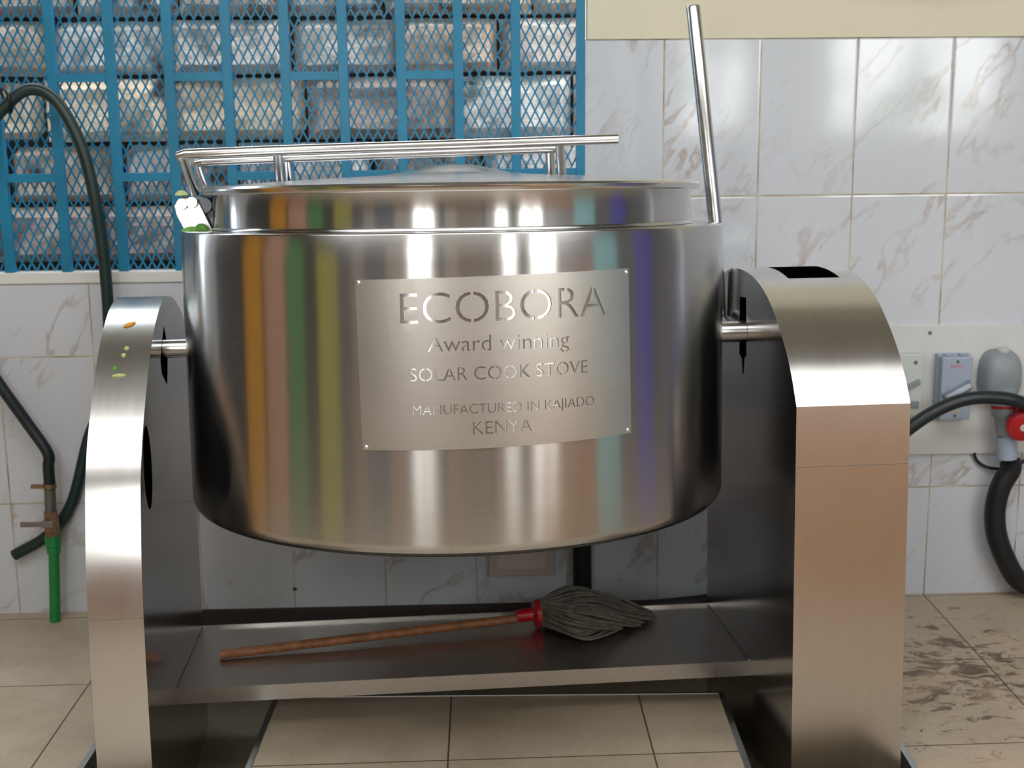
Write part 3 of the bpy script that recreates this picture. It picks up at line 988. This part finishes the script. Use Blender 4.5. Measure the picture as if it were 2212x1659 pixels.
h1 = spline([wp(*p) for p in [(-1.75, .85, .12), (-1.55, .95, .12), (-1.30, 1.18, .10), (-1.22, 1.262, .09), (-1.15, 1.342, .085), (-1.078, 1.396, .08), (-1.011, 1.368, .08), (-0.953, 1.241, .08), (-0.927, 1.045, .075), (-0.9225, .832, .07), (-0.940, .63, .06), (-1.007, .50, .03), (-1.069, .318, .018), (-1.1375, .229, .018), (-1.234, .172, .018)]], 10)
hs = MB().tube(h1, 0.0152, 18).build('garden_hose', M_HOSE, None, 60)
hs.matrix_world = WALL
tag(hs, 'dark green hose arching in front of the blue grille down to an open end', 'hose')
tie = MB().tube(spline([wp(-1.155, 1.395, .06), wp(-1.135, 1.40, .085), wp(-1.118, 1.378, .105), wp(-1.118, 1.35, .09), wp(-1.135, 1.345, .06), wp(-1.155, 1.395, .045), wp(-1.16, 1.405, 0.004)], 6), 0.004, 8).build('wire_tie', M_RUBBER, None, 60)
tie.matrix_world = WALL
tag(tie, 'dark wire tie holding the green hose to the blue grille', 'tie')
tap = wall_thing('water_tap', 'brass valve on a green water pipe rising from the floor by the wall', 'tap')
TU, TO = -1.112, 0.066
MB().cyl(wp(TU - .012, 0, TO), wp(TU, 0.195, TO), 0.0142, seg=24).build('pipe', M_GREEN, tap, 40)
MB().tube([wp(TU, .192, TO), wp(TU, .2, TO), wp(TU, .212, TO), wp(TU, .214, TO), wp(TU, .240, TO)], [.0175, .0185, .0185, .0215, .0215], 12).build('coupling', M_GREEN, tap)
MB().tube([wp(TU, .238, TO), wp(TU, .252, TO), wp(TU, .254, TO), wp(TU, .285, TO), wp(TU, .287, TO), wp(TU, .308, TO)], [.0185, .0185, .0205, .0205, .0185, .0185], 8).build('valve_body', M_BRASS, tap)
MB().box((TU - .075, -TO - .024, .272), (TU - .012, -TO - .019, .286)).box((TU - .02, -TO - .026, .270), (TU + .012, -TO - .016, .288)).build('lever', M_LEVER, tap, bevel=0.002)
MB().cyl(wp(TU, .306, TO), wp(TU + .003, .376, TO), 0.0145, seg=20).build('nipple', M_GALV, tap, 40)
bh = spline([wp(*p) for p in [(-1.62, 1.24, .05), (-1.45, 1.03, .06), (-1.30, .80, .06), (-1.22, .655, .06), (-1.155, .545, .058), (-1.108, .468, .064), (-1.108, .43, .066), (TU + .003, .37, TO)]], 9)
b_ = MB().tube(bh, 0.0150, 16).build('rubber_hose', M_CABLE, None, 60)
b_.matrix_world = WALL
tag(b_, 'black rubber hose coming from the left edge into the brass tap', 'hose')
cl = MB().tube([wp(TU + .0035, .372, TO), wp(TU + .0035, .384, TO)], .0168, 20).box((TU - .045, -TO - .006, .372), (TU - .012, -TO + .006, .381)).build('hose_clamp', M_BRASS, None)
cl.matrix_world = WALL
tag(cl, 'small brass hose clamp on top of the tap', 'clamp')

# under the drum: black pipe, black hose on the floor, pale cover box
bp = MB().cyl(wp(.303, TZ, .035), wp(.297, .62, .035), 0.0255, seg=24).build('drain_pipe', M_RUBBER, None, 40)
bp.matrix_world = WALL
tag(bp, 'black upright pipe on the tiled wall behind the mop', 'pipe')
fh = MB().tube(spline([(0.20, 3.400, 0.004), (0.36, 3.395, 0.013), (0.47, 3.40, 0.020), (0.58, 3.40, 0.032), (0.70, 3.41, 0.032), (0.9, 3.41, 0.025), (1.0, 3.40, 0.019)], 8), [0.010] * 4 + [0.0135] * 4 + [0.0175] * 41, 14).build('floor_hose', M_RUBBER, None, 60)
tag(fh, 'black hose lying on the floor at the foot of the wall behind the mop', 'hose')
bx = wall_thing('junction_box', 'pale flat wall box just under the drum', 'wall box')
MB().box((0.046, -0.022, 0.084), (0.224, 0.0005, 0.27)).build('box_body', plain('pale box plastic', lin(196, 184, 172), 0.4, var=0.03), bx, bevel=0.003)
MB().box((0.066, -0.026, 0.104), (0.204, -0.021, 0.25)).build('box_cover', plain('paler box plastic', lin(206, 196, 186), 0.4, var=0.03), bx, bevel=0.003)

# ------------------------------------------------------------------ switch board on the right
bd = wall_thing('mounting_board', 'white plastic board screwed to the tiles on the right', 'board')
MB().box((1.06, -0.011, 0.405), (2.1, 0.0005, 0.762)).build('panel', M_BOARD, bd, bevel=0.002)
for u, z in ((1.235, 0.742), (1.62, 0.742), (1.10, 0.742), (1.10, .425), (1.62, .425)):
    MB().cyl((u, -0.015, z), (u, -0.011, z), 0.0045, seg=14).build('screw', M_GALV, bd, 40)
sw = wall_thing('wall_switch', 'pale flat switch half hidden behind the wide pillar', 'switch')
MB().box((1.115, -0.042, 0.520), (1.212, -0.011, 0.690)).build('switch_body', M_SWITCH, sw, bevel=0.004)
MB().box((1.150, -0.052, 0.600), (1.206, -0.041, 0.612), Matrix.Translation((1.178, 0, .606)) @ Matrix.Rotation(-0.45, 4, 'Y') @ Matrix.Translation((-1.178, 0, -.606))).build('switch_handle', M_SOCK, sw, bevel=0.002)
MB().box((1.160, -0.046, 0.545), (1.203, -0.041, 0.562)).build('switch_label', M_SOCK, sw)
MB().cyl((1.19, -0.045, 0.668), (1.19, -0.040, 0.668), 0.005, seg=14).build('screw', M_GALV, sw, 40)

iso = wall_thing('isolator_switch', 'grey-blue isolator box with red lettering and a diagonal turn handle', 'switch')
IU0, IU1, IZ0, IZ1, IO = 1.256, 1.3385, 0.512, 0.684, 0.060
MB().box((IU0 - .004, -0.034, IZ0 - .001), (IU1 + .003, -0.011, IZ1 + .003)).build('box_base', M_ISO, iso, bevel=0.003)
MB().box((IU0, -IO, IZ0), (IU1, -0.033, IZ1)).build('box_cover', M_ISO, iso, bevel=0.004)
for u in (1.277, 1.317):
    MB().cyl((u, -0.04, IZ1 + .001), (u, -0.04, IZ1 + .006), 0.012, seg=20).build('cable_knockout', M_ISO, iso, 40)
for z in (IZ1 - .013, IZ0 + .012):
    MB().cyl((1.297, -IO - .002, z), (1.297, -IO + .001, z), 0.0042, seg=14).build('screw', M_GALV, iso, 40)
RH = Matrix.Translation((1.300, -IO, 0.592)) @ Matrix.Rotation(-0.5, 4, 'Y')
MB().lathe([(0.0, 0.003), (0.024, 0.003), (0.026, 0.0), (0.026, -.001)], 36, Matrix.Translation((1.297, -IO, 0.590)) @ Matrix.Rotation(math.pi / 2, 4, 'X')).build('dial', M_ISO, iso, 40)
MB().box((-0.042, -0.006, -0.014), (0.040, 0.0, 0.014), RH).build('handle_recess', plain('darker isolator plastic', lin(112, 122, 138), 0.4), iso, bevel=0.003)
MB().box((-0.036, -0.016, -0.0065), (0.036, -0.004, 0.0065), RH).build('turn_handle', plain('light handle plastic', lin(186, 194, 206), 0.4, var=0.03), iso, bevel=0.003)


def flat_text(txt, u0, u1, z0, h, off, mat, name, parent):
    L = text_loops(txt, 2)
    xs = [p[0] for l in L for p in l]; x0, x1 = min(xs), max(xs)
    hh = max(p[1] for l in L for p in l)
    f = lambda p: (u0 + (p[0] - x0) / (x1 - x0) * (u1 - u0), z0 + p[1] / hh * h)
    LL = [[f(p) for p in l] for l in L]
    A, T = cut_sheet([(u0 - .01, z0 - .01), (u1 + .01, z0 - .01), (u1 + .01, z0 + h + .01), (u0 - .01, z0 + h + .01)], LL)
    # keep the letters instead of the sheet
    V = [Vector(p) for l in LL for p in l]; E = []; k = 0
    for l in LL:
        E += [(k + i, k + (i + 1) % len(l)) for i in range(len(l))]; k += len(l)
    vo, eo, fo, *_ = delaunay_2d_cdt(V, E, [], 0, 1e-7)
    A = np.array([[v.x, v.y] for v in vo]); T = np.array([list(q) for q in fo if len(q) == 3])
    seg = np.array([[*a, *b] for l in LL for a, b in zip(l, l[1:] + l[:1])])
    T = T[inside(A[T].mean(axis=1), seg)]
    mb = MB(); sheet_mesh(mb, A, T, lambda u, z: (u, -off, z), lambda u, z: (u, -off + .0006, z))
    return mb.build(name, mat, parent)


flat_text('BIVOLT', 1.279, 1.315, 0.653, 0.0105, IO + .0006, M_REDINK, 'lettering', iso)
MB().box((1.283, -IO - .0008, 0.532), (1.309, -IO + .001, 0.541)).build('rating_label', M_SOCKCAP, iso)
MB().box((1.288, -IO - .0014, 0.538), (1.303, -IO, 0.5395)).box((1.284, -IO - .0014, 0.5335), (1.308, -IO, 0.5355)).build('rating_print', M_TAN, iso)

so = wall_thing('power_socket', 'grey industrial wall socket with a red hinged cap', 'socket')
SU = 1.424
mb = MB()
sec = []
for z, hw, dp in [(0.585, 0.052, 0.060), (0.60, 0.054, 0.066), (0.64, 0.054, 0.070), (0.665, 0.050, 0.066), (0.682, 0.042, 0.058), (0.692, 0.031, 0.046), (0.695, 0.024, 0.036)]:
    ring = []
    for k in range(25):
        t = math.pi * k / 24
        ring.append(mb.bm.verts.new((SU - hw * (abs(math.cos(t)) ** 0.6) * (1 if math.cos(t) > 0 else -1), -0.011 - dp * math.sin(t) ** 0.6, z)))
    sec.append(ring)
for A_, B_ in zip(sec, sec[1:]):
    for k in range(24):
        mb.bm.faces.new((A_[k], A_[k + 1], B_[k + 1], B_[k]))
mb.bm.faces.new(sec[0]); mb.bm.faces.new(sec[-1][::-1])
mb.build('socket_body', M_SOCK, so, 50)
MB().tube([(SU + .002, -0.038, .688), (SU + .002, -0.038, .700), (SU + .002, -0.038, .703)], [.017, .017, .014], 24).build('gland_cap', M_SOCKCAP, so, 40)
MB().tube([(SU + .008, -0.050, .60), (SU + .008, -0.056, .545)], [0.036, 0.031], 28).build('socket_throat', M_SOCK, so, 40)
MB().tube([(SU + .008, -0.056, .548), (SU + .008, -0.057, .541)], [0.0345, 0.0345], 28).build('red_ring', M_RED, so, 40)
q = Matrix.Translation((1.457, -0.118, 0.505)) @ Matrix.Rotation(math.pi / 2 + 0.15, 4, 'X')
MB().lathe([(0.0, 0.010), (0.030, 0.010), (0.038, 0.007), (0.040, 0.0), (0.040, -0.012), (0.0, -0.012)], 40, q).build('red_cap', M_RED, so, 40)
MB().lathe([(0.0, 0.0125), (0.008, 0.0125), (0.010, 0.010)], 20, q).build('cap_pin', M_SOCKCAP, so, 40)
MB().box((1.442, -0.108, 0.523), (1.476, -0.090, 0.580)).build('cap_hinge', M_RED, so, bevel=0.004)
pg = wall_thing('cable_plug', 'grey plug pushed up into the wall socket', 'plug')
MB().tube([(SU + .008, -0.057, .540), (SU + .008, -0.060, .523), (SU + .010, -0.062, .521), (SU + .013, -0.064, .470)], [0.034, 0.034, 0.030, 0.023], 28).build('plug_body', M_SOCK, pg, 40)
MB().tube([(SU + .013, -0.064, .470), (SU + .016, -0.065, .463), (SU + .020, -0.066, .405)], [0.020, 0.027, 0.026], 24).build('plug_nut', M_ISO, pg, 40)
tc = MB().tube(spline([wp(SU + .024, .412, .066), wp(1.458, .375, .062), wp(1.436, .325, .058), wp(1.426, .26, .055), wp(1.434, .19, .055), wp(1.462, .12, .055), wp(1.505, .055, .055), wp(1.57, .034, .055), wp(1.8, .033, .055), wp(2.7, .033, .055)], 8), [.016] * 4 + [.028] * 69, 18).build('conduit_hose', M_RUBBER, None, 60)
tc.matrix_world = WALL
tag(tc, 'thick black conduit curving from the plug down to the floor', 'conduit')
lc = MB().tube(spline([wp(1.375, .407, .012), wp(1.385, .385, .012), wp(1.41, .368, .014), wp(1.45, .362, .014), wp(1.50, .372, .014), wp(1.53, .40, .014)], 8), 0.0042, 10).build('loop_cable', M_RUBBER, None, 60)
lc.matrix_world = WALL
tag(lc, 'thin black cable loop hanging under the white board', 'cable')
ac = MB().tube(spline([wp(.98, .30, .14), wp(1.07, .43, .14), wp(1.12, .487, .14), wp(1.20, .548, .14), (1.285, -.14, .585), wp(1.37, .590, .14), wp(1.45, .572, .14), wp(1.60, .50, .12), wp(1.8, .36, .10), wp(1.98, .16, .10), wp(2.10, .05, .10), wp(2.25, .019, .10), wp(2.6, .019, .10)], 10), 0.0175, 18).build('arched_cable', M_CABLE, None, 60)
ac.matrix_world = WALL
tag(ac, 'thick dark green-black cable arching in front of the switch board', 'cable')
